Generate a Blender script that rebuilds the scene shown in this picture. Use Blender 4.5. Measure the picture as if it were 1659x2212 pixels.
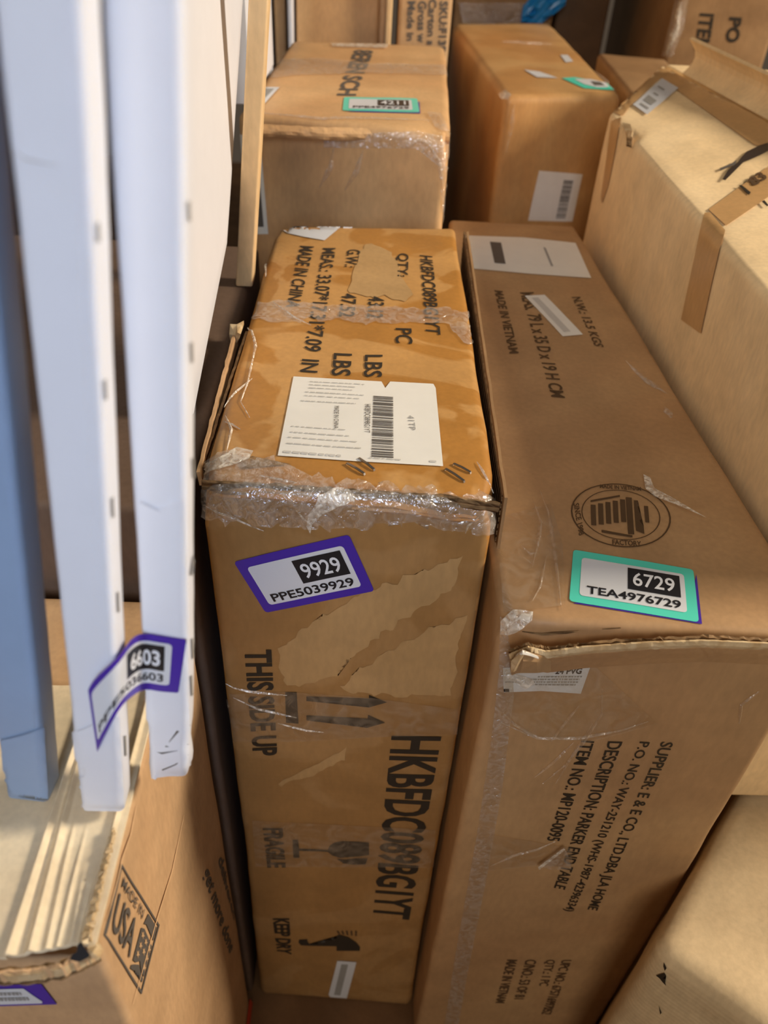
import bpy, bmesh, math, random
from mathutils import Vector, Matrix, noise
from mathutils.bvhtree import BVHTree

S = bpy.context.scene
COL = S.collection
for o in list(bpy.data.objects):
    bpy.data.objects.remove(o, do_unlink=True)

# ---------------------------------------------------------------- camera
W, H = 1659, 2212
FPX = 1745.18
CX, CY = W / 2, H / 2
CAM = Vector((0, 0, 1.10))
# rows: world x, y, z expressed on the camera's right / down / forward axes
def _n(v): return v.normalized()
_dn = _n(Vector((698.682 - CX, 3189.555 - CY, FPX)))
_fw = Vector((856.242 - CX, -354.078 - CY, FPX)); _fw = _n(_fw - _dn * _fw.dot(_dn))
_up = -_dn
_rt = _fw.cross(_up)
R = Matrix((_rt, _fw, _up))
cam_d = bpy.data.cameras.new('camera')
cam = bpy.data.objects.new('camera', cam_d); COL.objects.link(cam)
ax, ay, az = R.col[0], -R.col[1], -R.col[2]
cam.matrix_world = Matrix(((ax[0], ay[0], az[0], CAM[0]), (ax[1], ay[1], az[1], CAM[1]), (ax[2], ay[2], az[2], CAM[2]), (0, 0, 0, 1)))
cam_d.sensor_fit = 'VERTICAL'; cam_d.sensor_height = 36; cam_d.lens = FPX * 36 / H
cam_d.clip_start = 0.01
cam_d.dof.use_dof = True; cam_d.dof.focus_distance = 0.56; cam_d.dof.aperture_fstop = 7.0
S.camera = cam

def ray(px, py): return R @ Vector((px - CX, py - CY, FPX))
def P(px, py, x=None, y=None, z=None, d=None):
    r = ray(px, py)
    if x is not None: t = (x - CAM.x) / r.x
    elif y is not None: t = (y - CAM.y) / r.y
    elif z is not None: t = (z - CAM.z) / r.z
    else: t = d / FPX
    return CAM + r * t

# ---------------------------------------------------------------- world, lights, exposure
S.view_settings.view_transform = 'Standard'; S.view_settings.look = 'None'
S.view_settings.gamma = 1; S.view_settings.use_curve_mapping = False
S.view_settings.exposure = 0.0
w = bpy.data.worlds.new('world'); S.world = w; w.use_nodes = True
w.node_tree.nodes['Background'].inputs[0].default_value = (1.0, 0.86, 0.70, 1)
w.node_tree.nodes['Background'].inputs[1].default_value = 0.10

def area(name, loc, target, sx, sy, power, color):
    d = bpy.data.lights.new(name, 'AREA'); d.shape = 'RECTANGLE'; d.size = sx; d.size_y = sy
    d.energy = power; d.color = color
    o = bpy.data.objects.new(name, d); COL.objects.link(o); o.location = loc
    o.rotation_euler = (Vector(target) - Vector(loc)).to_track_quat('-Z', 'Y').to_euler()
    return o
area('warehouse_lamp', (2.25, 0.60, 2.02), (0.0, 0.5, 0.8), 0.40, 0.40, 82, (1.0, 0.87, 0.70))
area('ceiling_lamp', (0.7, -0.9, 3.6), (0.1, 0.6, 0.7), 1.2, 1.2, 7, (1.0, 0.87, 0.70))  # added overhead fill to lift the front faces
area('aisle_light', (-0.30, -1.9, 2.2), (0.1, 0.3, 0.6), 0.9, 0.9, 21, (1.0, 0.88, 0.74))  # added low frontal fill, no fitting of its own
o = area('doorway_light', (0.05, -1.0, 1.45), (-0.16, 0.22, 0.95), 0.3, 0.6, 0.60, (0.48, 0.68, 1.0)); o.data.spread = math.radians(38)  # added narrow cool beam that tints the white cartons; no doorway

# ---------------------------------------------------------------- materials
def srgb(r, g, b):
    f = lambda c: ((c / 255 + 0.055) / 1.055) ** 2.4 if c / 255 > 0.04045 else c / 255 / 12.92
    return (f(r), f(g), f(b), 1)
def newmat(name):
    m = bpy.data.materials.new(name); m.use_nodes = True
    nt = m.node_tree; b = nt.nodes['Principled BSDF']
    return m, nt, b
def cardboard(name, c1, c2, rough=0.75, coat=0.0, scale=9.0, lo=0.42, hi=0.62, flute=(0, 0, 1), flute_amt=0.05, bump=0.25, speck=0.0, warp=0.9):
    m, nt, b = newmat(name); N = nt.nodes.new; L = nt.links.new
    tc = N('ShaderNodeTexCoord')
    n1 = N('ShaderNodeTexNoise'); n1.inputs['Scale'].default_value = scale; n1.inputs['Detail'].default_value = 4; n1.inputs['Distortion'].default_value = warp
    L(tc.outputs['Object'], n1.inputs['Vector'])
    r1 = N('ShaderNodeValToRGB'); r1.color_ramp.elements[0].position = lo; r1.color_ramp.elements[1].position = hi
    r1.color_ramp.elements[0].color = c1; r1.color_ramp.elements[1].color = c2
    L(n1.outputs['Fac'], r1.inputs['Fac'])
    # fine pulp grain
    n2 = N('ShaderNodeTexNoise'); n2.inputs['Scale'].default_value = 240; n2.inputs['Detail'].default_value = 3
    mp = N('ShaderNodeMapping'); mp.inputs['Scale'].default_value = (1, 1, 0.35)
    L(tc.outputs['Object'], mp.inputs['Vector']); L(mp.outputs['Vector'], n2.inputs['Vector'])
    mr = N('ShaderNodeMapRange'); mr.inputs['From Min'].default_value = 0.3; mr.inputs['From Max'].default_value = 0.7
    mr.inputs['To Min'].default_value = 0.93; mr.inputs['To Max'].default_value = 1.06
    L(n2.outputs['Fac'], mr.inputs['Value'])
    # dirt clouds
    n3 = N('ShaderNodeTexNoise'); n3.inputs['Scale'].default_value = 22; n3.inputs['Detail'].default_value = 6
    L(tc.outputs['Object'], n3.inputs['Vector'])
    m3 = N('ShaderNodeMapRange'); m3.inputs['From Min'].default_value = 0.3; m3.inputs['From Max'].default_value = 0.7
    m3.inputs['To Min'].default_value = 0.88; m3.inputs['To Max'].default_value = 1.06
    L(n3.outputs['Fac'], m3.inputs['Value'])
    mu = N('ShaderNodeMath'); mu.operation = 'MULTIPLY'; L(mr.outputs[0], mu.inputs[0]); L(m3.outputs[0], mu.inputs[1])
    mx = N('ShaderNodeVectorMath'); mx.operation = 'SCALE'; L(r1.outputs['Color'], mx.inputs[0]); L(mu.outputs[0], mx.inputs['Scale'])
    L(mx.outputs['Vector'], b.inputs['Base Color'])
    b.inputs['Roughness'].default_value = rough; b.inputs['Specular IOR Level'].default_value = 0.3
    b.inputs['Coat Weight'].default_value = coat; b.inputs['Coat Roughness'].default_value = 0.28
    # flutes
    wv = N('ShaderNodeTexWave'); wv.inputs['Scale'].default_value = 55; wv.inputs['Distortion'].default_value = 0.4
    wv.bands_direction = 'X' if flute[0] else ('Y' if flute[1] else 'Z')
    L(tc.outputs['Object'], wv.inputs['Vector'])
    sm = N('ShaderNodeMath'); sm.operation = 'MULTIPLY'; sm.inputs[1].default_value = flute_amt; L(wv.outputs['Fac'], sm.inputs[0])
    ad = N('ShaderNodeMath'); ad.operation = 'ADD'; L(sm.outputs[0], ad.inputs[0]); L(n3.outputs['Fac'], ad.inputs[1])
    bp = N('ShaderNodeBump'); bp.inputs['Strength'].default_value = bump; bp.inputs['Distance'].default_value = 0.004
    L(ad.outputs[0], bp.inputs['Height']); L(bp.outputs['Normal'], b.inputs['Normal'])
    if coat: L(bp.outputs['Normal'], b.inputs['Coat Normal'])
    return m
def plain(name, c, rough=0.5, metal=0.0, emit=None, spec=0.4, grain=0.06):
    m, nt, b = newmat(name); N = nt.nodes.new; L = nt.links.new
    tc = N('ShaderNodeTexCoord'); n = N('ShaderNodeTexNoise'); n.inputs['Scale'].default_value = 60; n.inputs['Detail'].default_value = 4
    L(tc.outputs['Object'], n.inputs['Vector'])
    mr = N('ShaderNodeMapRange'); mr.inputs['To Min'].default_value = 1 - grain * 2; mr.inputs['To Max'].default_value = 1 + grain * 2
    L(n.outputs['Fac'], mr.inputs['Value'])
    s = N('ShaderNodeVectorMath'); s.operation = 'SCALE'; s.inputs[0].default_value = c[:3]; L(mr.outputs[0], s.inputs['Scale'])
    L(s.outputs['Vector'], b.inputs['Base Color'])
    b.inputs['Roughness'].default_value = rough; b.inputs['Metallic'].default_value = metal; b.inputs['Specular IOR Level'].default_value = spec
    return m
def film(name, tint, glossfac=0.16, rough=0.18, opac=0.12, scale=60, bump=0.6, stretch=(1, 1, 1)):
    """clear packing tape: mostly see-through, a little milky, shiny and creased"""
    m, nt, b = newmat(name); N = nt.nodes.new; L = nt.links.new
    nt.nodes.remove(b); out = nt.nodes['Material Output']
    tr = N('ShaderNodeBsdfTransparent'); tr.inputs[0].default_value = (0.97, 0.95, 0.9, 1)
    df = N('ShaderNodeBsdfDiffuse'); df.inputs[0].default_value = tint
    gl = N('ShaderNodeBsdfAnisotropic'); gl.inputs['Color'].default_value = (1, 1, 1, 1); gl.inputs['Roughness'].default_value = rough
    tc = N('ShaderNodeTexCoord'); mp = N('ShaderNodeMapping'); mp.inputs['Scale'].default_value = stretch
    L(tc.outputs['Object'], mp.inputs['Vector'])
    n = N('ShaderNodeTexNoise'); n.inputs['Scale'].default_value = scale; n.inputs['Detail'].default_value = 3; n.inputs['Distortion'].default_value = 1.5
    L(mp.outputs[0], n.inputs['Vector'])
    bp = N('ShaderNodeBump'); bp.inputs['Strength'].default_value = bump; bp.inputs['Distance'].default_value = 0.003
    L(n.outputs['Fac'], bp.inputs['Height']); L(bp.outputs[0], gl.inputs['Normal'])
    mr = N('ShaderNodeMapRange'); mr.inputs['From Min'].default_value = 0.4; mr.inputs['From Max'].default_value = 0.75
    mr.inputs['To Min'].default_value = opac * 0.5; mr.inputs['To Max'].default_value = opac * 2.2
    L(n.outputs['Fac'], mr.inputs['Value'])
    m1 = N('ShaderNodeMixShader'); L(mr.outputs[0], m1.inputs[0]); L(tr.outputs[0], m1.inputs[1]); L(df.outputs[0], m1.inputs[2])
    m2 = N('ShaderNodeMixShader'); m2.inputs[0].default_value = glossfac; L(m1.outputs[0], m2.inputs[1]); L(gl.outputs[0], m2.inputs[2])
    L(m2.outputs[0], out.inputs['Surface'])
    return m

M = {}
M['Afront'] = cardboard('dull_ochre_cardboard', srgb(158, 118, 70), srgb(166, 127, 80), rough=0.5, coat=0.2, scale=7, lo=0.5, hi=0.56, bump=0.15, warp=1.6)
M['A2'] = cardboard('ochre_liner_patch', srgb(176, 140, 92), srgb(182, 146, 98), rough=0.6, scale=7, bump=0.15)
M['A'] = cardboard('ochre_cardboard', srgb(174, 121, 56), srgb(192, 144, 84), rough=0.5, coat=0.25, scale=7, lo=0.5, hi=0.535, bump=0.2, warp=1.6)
M['B'] = cardboard('brown_cardboard', srgb(172, 134, 94), srgb(182, 146, 104), rough=0.6, coat=0.12, scale=4, bump=0.15)
M['C'] = cardboard('pale_cardboard', srgb(238, 208, 160), srgb(242, 214, 168), rough=0.8, scale=5, bump=0.1)
M['D'] = cardboard('tan_cardboard', srgb(208, 162, 112), srgb(214, 172, 122), rough=0.6, coat=0.15, scale=6, bump=0.15)
M['E'] = cardboard('russet_cardboard', srgb(186, 138, 84), srgb(198, 156, 102), rough=0.55, coat=0.3, scale=6, bump=0.15)
M['G'] = cardboard('kraft_cardboard', srgb(196, 156, 114), srgb(202, 164, 122), rough=0.75, scale=5, bump=0.2)
M['Gtop'] = cardboard('bleached_cardboard', srgb(226, 206, 172), srgb(232, 216, 184), rough=0.8, scale=10, bump=0.35)
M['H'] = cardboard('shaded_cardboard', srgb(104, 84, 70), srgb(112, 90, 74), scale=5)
M['I'] = cardboard('sand_cardboard', srgb(206, 182, 144), srgb(212, 190, 152), rough=0.8, scale=10, bump=0.5)
M['dark'] = cardboard('dark_cardboard', srgb(84, 66, 50), srgb(98, 76, 56), rough=0.4, coat=0.4, scale=8)
M['mid'] = cardboard('drab_cardboard', srgb(150, 116, 80), srgb(162, 128, 90), rough=0.6, coat=0.15, scale=6)
M['F'] = cardboard('fawn_cardboard', srgb(196, 160, 118), srgb(204, 170, 128), scale=6)
M['torn'] = cardboard('torn_liner', srgb(190, 160, 118), srgb(214, 190, 150), scale=70, bump=0.7)
M['inner'] = cardboard('corrugated_core', srgb(120, 92, 60), srgb(150, 118, 80), scale=120, bump=1.0, flute_amt=1.0)
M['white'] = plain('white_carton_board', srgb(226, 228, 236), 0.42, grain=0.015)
M['blue'] = plain('blue_carton_board', srgb(140, 162, 192), 0.42, grain=0.03)  # white board with the bluish light put into its colour
M['paper'] = plain('label_paper', srgb(226, 222, 212), 0.5, grain=0.03)
M['gloss_paper'] = plain('glossy_label_paper', srgb(214, 216, 220), 0.3, grain=0.01)
M['purple'] = plain('purple_label', srgb(72, 46, 158), 0.3, grain=0.01)
M['teal'] = plain('teal_label', srgb(88, 214, 190), 0.3, grain=0.01)
M['black'] = plain('black_ink', srgb(34, 34, 38), 0.35, grain=0.02)
M['ink'] = plain('stencil_ink', srgb(48, 40, 30), 0.6, grain=0.1)
M['ink2'] = plain('faded_ink', srgb(84, 62, 40), 0.6, grain=0.1)
M['ink3'] = plain('slate_ink', srgb(92, 86, 80), 0.6, grain=0.05)
M['grey'] = plain('grey_print', srgb(150, 148, 144), 0.6, grain=0.05)
M['greyl'] = plain('pale_grey_print', srgb(192, 188, 180), 0.6, grain=0.05)
M['whiteink'] = plain('white_print', srgb(222, 224, 228), 0.4, grain=0.01)
M['lath'] = cardboard('pine_board', srgb(226, 190, 140), srgb(232, 200, 154), rough=0.5, scale=3, flute_amt=0.0, bump=0.05)
M['metal'] = plain('staple_metal', srgb(190, 190, 190), 0.3, metal=1.0)
M['tape'] = film('clear_tape', srgb(214, 190, 160), opac=0.13, glossfac=0.07)
M['tape2'] = film('wrinkled_tape', srgb(226, 214, 200), opac=0.18, glossfac=0.13, scale=130, bump=1.0, rough=0.12)
M['milky'] = film('milky_tape', srgb(236, 226, 210), opac=0.5, glossfac=0.16, scale=160, bump=1.0, rough=0.15)
M['browntape'] = cardboard('buff_tape', srgb(198, 156, 104), srgb(202, 160, 108), rough=0.35, coat=0.3, scale=4, bump=0.05, flute_amt=0)
M['bluefilm'] = plain('blue_plastic', srgb(36, 134, 206), 0.25, grain=0.1)
M['red'] = plain('red_plastic', srgb(190, 62, 36), 0.4)
M['floor'] = cardboard('floor_boards', srgb(96, 68, 42), srgb(112, 82, 54), rough=0.5, scale=8)
M['wall'] = plain('painted_wall', srgb(120, 112, 104), 0.8)

# ---------------------------------------------------------------- builders
def link(name, me, mat, parent=None, loc=None):
    o = bpy.data.objects.new(name, me); COL.objects.link(o)
    if mat is not None: me.materials.append(mat)
    if parent is not None:
        o.parent = parent
    return o
def thing(name, label, cat, loc, group=None):
    o = bpy.data.objects.new(name, None); COL.objects.link(o); o.location = loc; o.empty_display_size = 0.05
    o['label'] = label; o['category'] = cat
    if group: o['group'] = group
    return o
def origin(parent):
    v = Vector((0, 0, 0))
    while parent is not None: v = v + parent.location; parent = parent.parent
    return v
def mesh_obj(name, verts, faces, mat, parent, smooth=False, label=None):
    og = origin(parent)
    me = bpy.data.meshes.new(name); me.from_pydata([tuple(Vector(v) - og) for v in verts], [], faces)
    if smooth:
        for p in me.polygons: p.use_smooth = True
    me.update()
    o = link(name, me, mat, parent)
    if label: o['label'] = label
    return o
def bm_obj(name, bm, mat, parent, smooth=False, label=None):
    og = origin(parent)
    bmesh.ops.translate(bm, verts=bm.verts, vec=-og)
    me = bpy.data.meshes.new(name); bm.to_mesh(me); bm.free()
    if smooth:
        for p in me.polygons: p.use_smooth = True
    o = link(name, me, mat, parent)
    if label: o['label'] = label
    return o

def smoothstep(t): t = max(0, min(1, t)); return t * t * (3 - 2 * t)

class Surf:
    """a body surface that decals can be laid on"""
    def __init__(self, verts, faces, thing_):
        self.v = verts; self.bvh = BVHTree.FromPolygons([tuple(v) for v in verts], faces); self.thing = thing_
    def hit(self, px, py):
        r = ray(px, py).normalized()
        loc, nor, i, d = self.bvh.ray_cast(CAM, r)
        if loc is None:
            # just off the edge: nearest point at that distance
            best = None
            for k in range(12, 120):
                q = CAM + r * (k * 0.02); l2, n2, i2, d2 = self.bvh.find_nearest(q)
                if best is None or d2 < best[0]: best = (d2, l2)
            loc = best[1]
        return loc
    def snap(self, p, off=0.0006, toward=None):
        loc, nor, i, d = self.bvh.find_nearest(p)
        if (CAM - loc).dot(nor) < 0: nor = -nor
        return loc + nor * off

def carton(name, label, bot, top, r=0.006, seg=0.014, amp=0.0012, freq=7, seed=0, dents=(), mat=None, cat='box', group=None, parent=None, body='body'):
    """hexahedral carton. bot/top = corners FL, FR, BR, BL. Rounded edges, slightly buckled panels."""
    bot = [Vector(p) for p in bot]; top = [Vector(p) for p in top]
    base = sum(bot, Vector()) / 4
    th = thing(name, label, cat, base, group) if parent is None else parent
    def tri(u, v, w_):
        a = bot[0].lerp(bot[1], u).lerp(bot[3].lerp(bot[2], u), v)
        b = top[0].lerp(top[1], u).lerp(top[3].lerp(top[2], u), v)
        return a.lerp(b, w_)
    Lx = ((top[1] - top[0]).length + (top[2] - top[3]).length) / 2
    Ly = ((top[3] - top[0]).length + (top[2] - top[1]).length) / 2
    Lz = ((top[0] - bot[0]).length + (top[2] - bot[2]).length) / 2
    def lines(L):
        n = max(2, int(L / seg)); inner = [r + (L - 2 * r) * i / n for i in range(n + 1)]
        return [0, r * 0.3, r * 0.65] + inner + [L - r * 0.65, L - r * 0.3, L]
    ls = (lines(Lx), lines(Ly), lines(Lz)); Ls = (Lx, Ly, Lz)
    verts, faces, index = [], [], {}
    def vid(p):
        k = (round(p[0], 6), round(p[1], 6), round(p[2], 6))
        if k in index: return index[k]
        q = [min(max(p[i], r), Ls[i] - r) for i in range(3)]
        d = Vector([p[i] - q[i] for i in range(3)])
        if d.length > 1e-9: d = d.normalized() * r
        n_ = d.normalized() if d.length > 0 else Vector((0, 0, 0))
        pp = Vector(q) + d
        wpt = tri(pp[0] / Lx, pp[1] / Ly, pp[2] / Lz)
        # buckle along local outward normal
        c = [(p[0] - Lx / 2) / Lx, (p[1] - Ly / 2) / Ly, (p[2] - Lz / 2) / Lz]
        nz = noise.noise(wpt * freq + Vector((seed * 13.1, seed * 7.7, seed)))
        nz2 = noise.noise(wpt * freq * 4 + Vector((seed, seed * 3.3, seed)))
        ex = (tri(1, 0.5, 0.5) - tri(0, 0.5, 0.5)).normalized(); ey = (tri(0.5, 1, 0.5) - tri(0.5, 0, 0.5)).normalized(); ez = (tri(0.5, 0.5, 1) - tri(0.5, 0.5, 0)).normalized()
        nw = (ex * n_[0] + ey * n_[1] + ez * n_[2])
        if nw.length > 0: nw.normalize()
        wpt = wpt + nw * (nz * amp + nz2 * amp * 0.35)
        for dc, dr, dv in dents:
            dd = (wpt - Vector(dc)).length
            if dd < dr:
                f = smoothstep(1 - dd / dr)
                wpt = wpt + Vector(dv) * f * (0.8 + 0.8 * noise.noise(wpt * 90))
        index[k] = len(verts); verts.append(wpt); return index[k]
    for axis in range(3):
        a1, a2 = [i for i in range(3) if i != axis]
        for side in (0, 1):
            for i in range(len(ls[a1]) - 1):
                for j in range(len(ls[a2]) - 1):
                    q = []
                    for (ii, jj) in ((i, j), (i + 1, j), (i + 1, j + 1), (i, j + 1)):
                        p = [0, 0, 0]; p[axis] = Ls[axis] * side; p[a1] = ls[a1][ii]; p[a2] = ls[a2][jj]
                        q.append(vid(p))
                    if (side == 1) == (axis != 1): faces.append(q)
                    else: faces.append(q[::-1])
    o = mesh_obj(body, verts, faces, mat, th, smooth=True)
    s = Surf(verts, faces, th); s.obj = o
    return s

# quads are given in image pixels and cast on to the surface they lie on: order bl, br, tr, tl
class Frame:
    def __init__(self, surf, quad, parent=None):
        self.s = surf; self.q = [surf.hit(*p) for p in quad]; self.parent = parent or surf.thing
    def pt(self, u, v, off):
        a = self.q[0].lerp(self.q[1], u); b = self.q[3].lerp(self.q[2], u)
        return self.s.snap(a.lerp(b, v), off)

def subdivide_to(bm, maxlen, passes=4):
    for _ in range(passes):
        es = [e for e in bm.edges if e.calc_length() > maxlen]
        if not es: break
        bmesh.ops.subdivide_edges(bm, edges=es, cuts=1)
        bmesh.ops.triangulate(bm, faces=[f for f in bm.faces if len(f.verts) > 4])

def decal(frame, name, polys, mat, off=0.0006, parent=None, fine=8, label=None, smooth=True):
    """polys: list of outlines in frame uv"""
    bm = bmesh.new()
    for pl in polys:
        vs = [bm.verts.new((p[0], p[1], 0)) for p in pl]
        if len(vs) >= 3:
            try: bm.faces.new(vs)
            except ValueError: pass
    bmesh.ops.triangulate(bm, faces=bm.faces[:])
    subdivide_to(bm, 1.0 / fine)
    bmesh.ops.triangulate(bm, faces=bm.faces[:])
    for v in bm.verts: v.co = frame.pt(v.co.x, v.co.y, off)
    return bm_obj(name, bm, mat, parent or frame.parent, smooth=smooth, label=label)

def rrect(u0, v0, u1, v1, r=0.0, asp=1.0, n=4):
    if r == 0: return [(u0, v0), (u1, v0), (u1, v1), (u0, v1)]
    out = []; ry = r * asp
    for cx, cy, a0 in ((u1 - r, v0 + ry, -90), (u1 - r, v1 - ry, 0), (u0 + r, v1 - ry, 90), (u0 + r, v0 + ry, 180)):
        for k in range(n + 1):
            a = math.radians(a0 + 90 * k / n); out.append((cx + r * math.cos(a), cy + ry * math.sin(a)))
    return out
def ellipse(cx, cy, rx, ry, n=24, a0=0, a1=360):
    return [(cx + rx * math.cos(math.radians(a0 + (a1 - a0) * k / n)), cy + ry * math.sin(math.radians(a0 + (a1 - a0) * k / n))) for k in range(n + (a1 - a0 < 360))]
def ringpolys(cx, cy, r0, r1, n=40):
    out = []
    for k in range(n):
        a, b = 2 * math.pi * k / n, 2 * math.pi * (k + 1) / n
        out.append([(cx + r0 * math.cos(a), cy + r0 * math.sin(a)), (cx + r1 * math.cos(a), cy + r1 * math.sin(a)), (cx + r1 * math.cos(b), cy + r1 * math.sin(b)), (cx + r0 * math.cos(b), cy + r0 * math.sin(b))])
    return out

_tc = {}
def glyphs(s, bold):
    k = (s, bold)
    if k in _tc: return _tc[k]
    c = bpy.data.curves.new('t', 'FONT'); c.body = s; c.size = 1; c.offset = bold; c.resolution_u = 3
    o = bpy.data.objects.new('t', c); COL.objects.link(o)
    dg = bpy.context.evaluated_depsgraph_get(); me = o.evaluated_get(dg).to_mesh()
    vs = [(v.co.x, v.co.y) for v in me.vertices]; fs = [tuple(p.vertices) for p in me.polygons]
    o.evaluated_get(dg).to_mesh_clear(); bpy.data.objects.remove(o, do_unlink=True); bpy.data.curves.remove(c)
    x0 = min(v[0] for v in vs); x1 = max(v[0] for v in vs); y0 = min(v[1] for v in vs); y1 = max(v[1] for v in vs)
    vs = [((x - x0) / (x1 - x0), (y - y0) / (y1 - y0)) for x, y in vs]
    _tc[k] = (vs, fs); return _tc[k]
def text(frame, s, mat, box=(0, 0, 1, 1), off=0.0008, bold=0.02, parent=None, name='lettering', label=None):
    vs, fs = glyphs(s, bold); u0, v0, u1, v1 = box
    pts = [frame.pt(u0 + (u1 - u0) * x, v0 + (v1 - v0) * y, off) for x, y in vs]
    return mesh_obj(name, pts, fs, mat, parent or frame.parent, label=label)
def wtext(surf, s, quad, mat=None, bold=0.02, off=0.0007, name='lettering', parent=None):
    return text(Frame(surf, quad), s, mat or M['ink'], off=off, bold=bold, name=name, parent=parent)

def bars(seed, n=34):
    rnd = random.Random(seed); out = []; x = 0
    while x < 1:
        w_ = rnd.choice((0.008, 0.014, 0.02)); out.append((x, min(1, x + w_))); x += w_ + rnd.choice((0.008, 0.012, 0.02))
    return out
def barcode(frame, box, seed, mat, parent, off=0.0008, vertical=False, name='barcode', density=1):
    u0, v0, u1, v1 = box; pl = []
    for a, b in bars(seed):
        if vertical: pl.append([(u0, v0 + (v1 - v0) * a), (u1, v0 + (v1 - v0) * a), (u1, v0 + (v1 - v0) * b), (u0, v0 + (v1 - v0) * b)])
        else: pl.append([(u0 + (u1 - u0) * a, v0), (u0 + (u1 - u0) * b, v0), (u0 + (u1 - u0) * b, v1), (u0 + (u1 - u0) * a, v1)])
    o = decal(frame, name, pl, mat, off, parent, fine=3); o['kind'] = 'stuff'; return o
def textlines(frame, rows, seed, mat, parent, off=0.0008, vertical=False):
    """rows of tiny illegible print: (u0, u1, v, height)"""
    rnd = random.Random(seed); pl = []
    for u0, u1, v, h in rows:
        u = u0
        while u < u1:
            w_ = rnd.uniform(0.015, 0.05)
            a, b = u, min(u + w_, u1)
            pl.append([(a, v), (b, v), (b, v + h), (a, v + h)] if not vertical else [(v, a), (v + h, a), (v + h, b), (v, b)])
            u += w_ + rnd.uniform(0.006, 0.014)
    o = decal(frame, 'fine_print', pl, mat, off, parent, fine=3); o['kind'] = 'stuff'; return o

def pixpoly(surf, name, outline, mat, off=0.0006, parent=None, label=None, step=14, rough=0.0):
    """an outlined patch lying on the surface, outline in image pixels"""
    if rough:
        out = []
        n = len(outline)
        for k in range(n):
            a, b = Vector(outline[k]), Vector(outline[(k + 1) % n]); m_ = max(1, int((b - a).length / 9))
            for q in range(m_):
                p = a.lerp(b, q / m_); out.append((p.x + noise.noise(Vector((p.x * .05, p.y * .05, 1))) * rough, p.y + noise.noise(Vector((p.x * .05, p.y * .05, 7))) * rough))
        outline = out
    bm = bmesh.new()
    vs = [bm.verts.new((p[0], p[1], 0)) for p in outline]
    bm.faces.new(vs); bmesh.ops.triangulate(bm, faces=bm.faces[:])
    subdivide_to(bm, step, 5); bmesh.ops.triangulate(bm, faces=bm.faces[:])
    for v in bm.verts: v.co = surf.snap(surf.hit(v.co.x, v.co.y), off)
    return bm_obj(name, bm, mat, parent or surf.thing, smooth=True, label=label)

def ridges(surf, lines_, width, height, mat, name='tape_wrinkle', parent=None):
    """raised creases in the tape: thin tent-shaped strips"""
    verts, faces = [], []
    for ln in lines_:
        pts = [surf.hit(*p) for p in ln]
        # resample
        rs = []
        for a, b in zip(pts, pts[1:]):
            n = max(1, int((b - a).length / 0.006))
            rs += [a.lerp(b, k / n) for k in range(n)]
        rs.append(pts[-1])
        n = len(rs)
        for i, p in enumerate(rs):
            t = (rs[min(i + 1, n - 1)] - rs[max(i - 1, 0)]).normalized()
            loc, nor, _, _ = surf.bvh.find_nearest(p)
            if (CAM - loc).dot(nor) < 0: nor = -nor
            sd = t.cross(nor).normalized(); taper = 0.25 + 0.75 * math.sin(math.pi * i / max(1, n - 1))
            wd = width * taper * (0.7 + 0.6 * noise.noise(p * 60 + Vector((3, 1, 2))) + 0.3)
            b0 = len(verts)
            verts += [loc + sd * wd + nor * 0.0009, loc + nor * (0.001 + height * taper), loc - sd * wd + nor * 0.0009]
            if i: faces += [(b0 - 3, b0 - 2, b0 + 1, b0), (b0 - 2, b0 - 1, b0 + 2, b0 + 1)]
    o = mesh_obj(name, verts, faces, mat, parent or surf.thing, smooth=False)
    if len(lines_) > 1: o['kind'] = 'stuff'
    return o

def slab(name, rows, thick, mat, parent, smooth=True, label=None, jag=0.0):
    """a bent sheet of board: rows of points, given a real thickness"""
    nr, nc = len(rows), len(rows[0])
    P_ = [[Vector(p) for p in r_] for r_ in rows]
    N_ = []
    for i in range(nr):
        row = []
        for j in range(nc):
            du = P_[i][min(j + 1, nc - 1)] - P_[i][max(j - 1, 0)]; dv = P_[min(i + 1, nr - 1)][j] - P_[max(i - 1, 0)][j]
            n_ = du.cross(dv); row.append(n_.normalized() if n_.length > 0 else Vector((0, 0, 1)))
        N_.append(row)
    verts = []
    for sgn in (0, 1):
        for i in range(nr):
            for j in range(nc): verts.append(P_[i][j] - N_[i][j] * thick * sgn)
    F = []; off = nr * nc
    idx = lambda i, j, s: i * nc + j + s * off
    for i in range(nr - 1):
        for j in range(nc - 1):
            F.append((idx(i, j, 0), idx(i, j + 1, 0), idx(i + 1, j + 1, 0), idx(i + 1, j, 0)))
            F.append((idx(i, j, 1), idx(i + 1, j, 1), idx(i + 1, j + 1, 1), idx(i, j + 1, 1)))
    for j in range(nc - 1):
        F.append((idx(0, j, 0), idx(0, j, 1), idx(0, j + 1, 1), idx(0, j + 1, 0)))
        F.append((idx(nr - 1, j, 0), idx(nr - 1, j + 1, 0), idx(nr - 1, j + 1, 1), idx(nr - 1, j, 1)))
    for i in range(nr - 1):
        F.append((idx(i, 0, 0), idx(i + 1, 0, 0), idx(i + 1, 0, 1), idx(i, 0, 1)))
        F.append((idx(i, nc - 1, 0), idx(i, nc - 1, 1), idx(i + 1, nc - 1, 1), idx(i + 1, nc - 1, 0)))
    return mesh_obj(name, verts, F, mat, parent, smooth=False, label=label)
def lerp_line(a, b, n, wob=0.0, seed=0):
    a, b = Vector(a), Vector(b)
    return [a.lerp(b, k / n) + Vector((noise.noise(Vector((k * .7, seed, 0))), noise.noise(Vector((k * .7, seed, 5))), noise.noise(Vector((k * .7, seed, 9))))) * wob for k in range(n + 1)]

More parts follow.
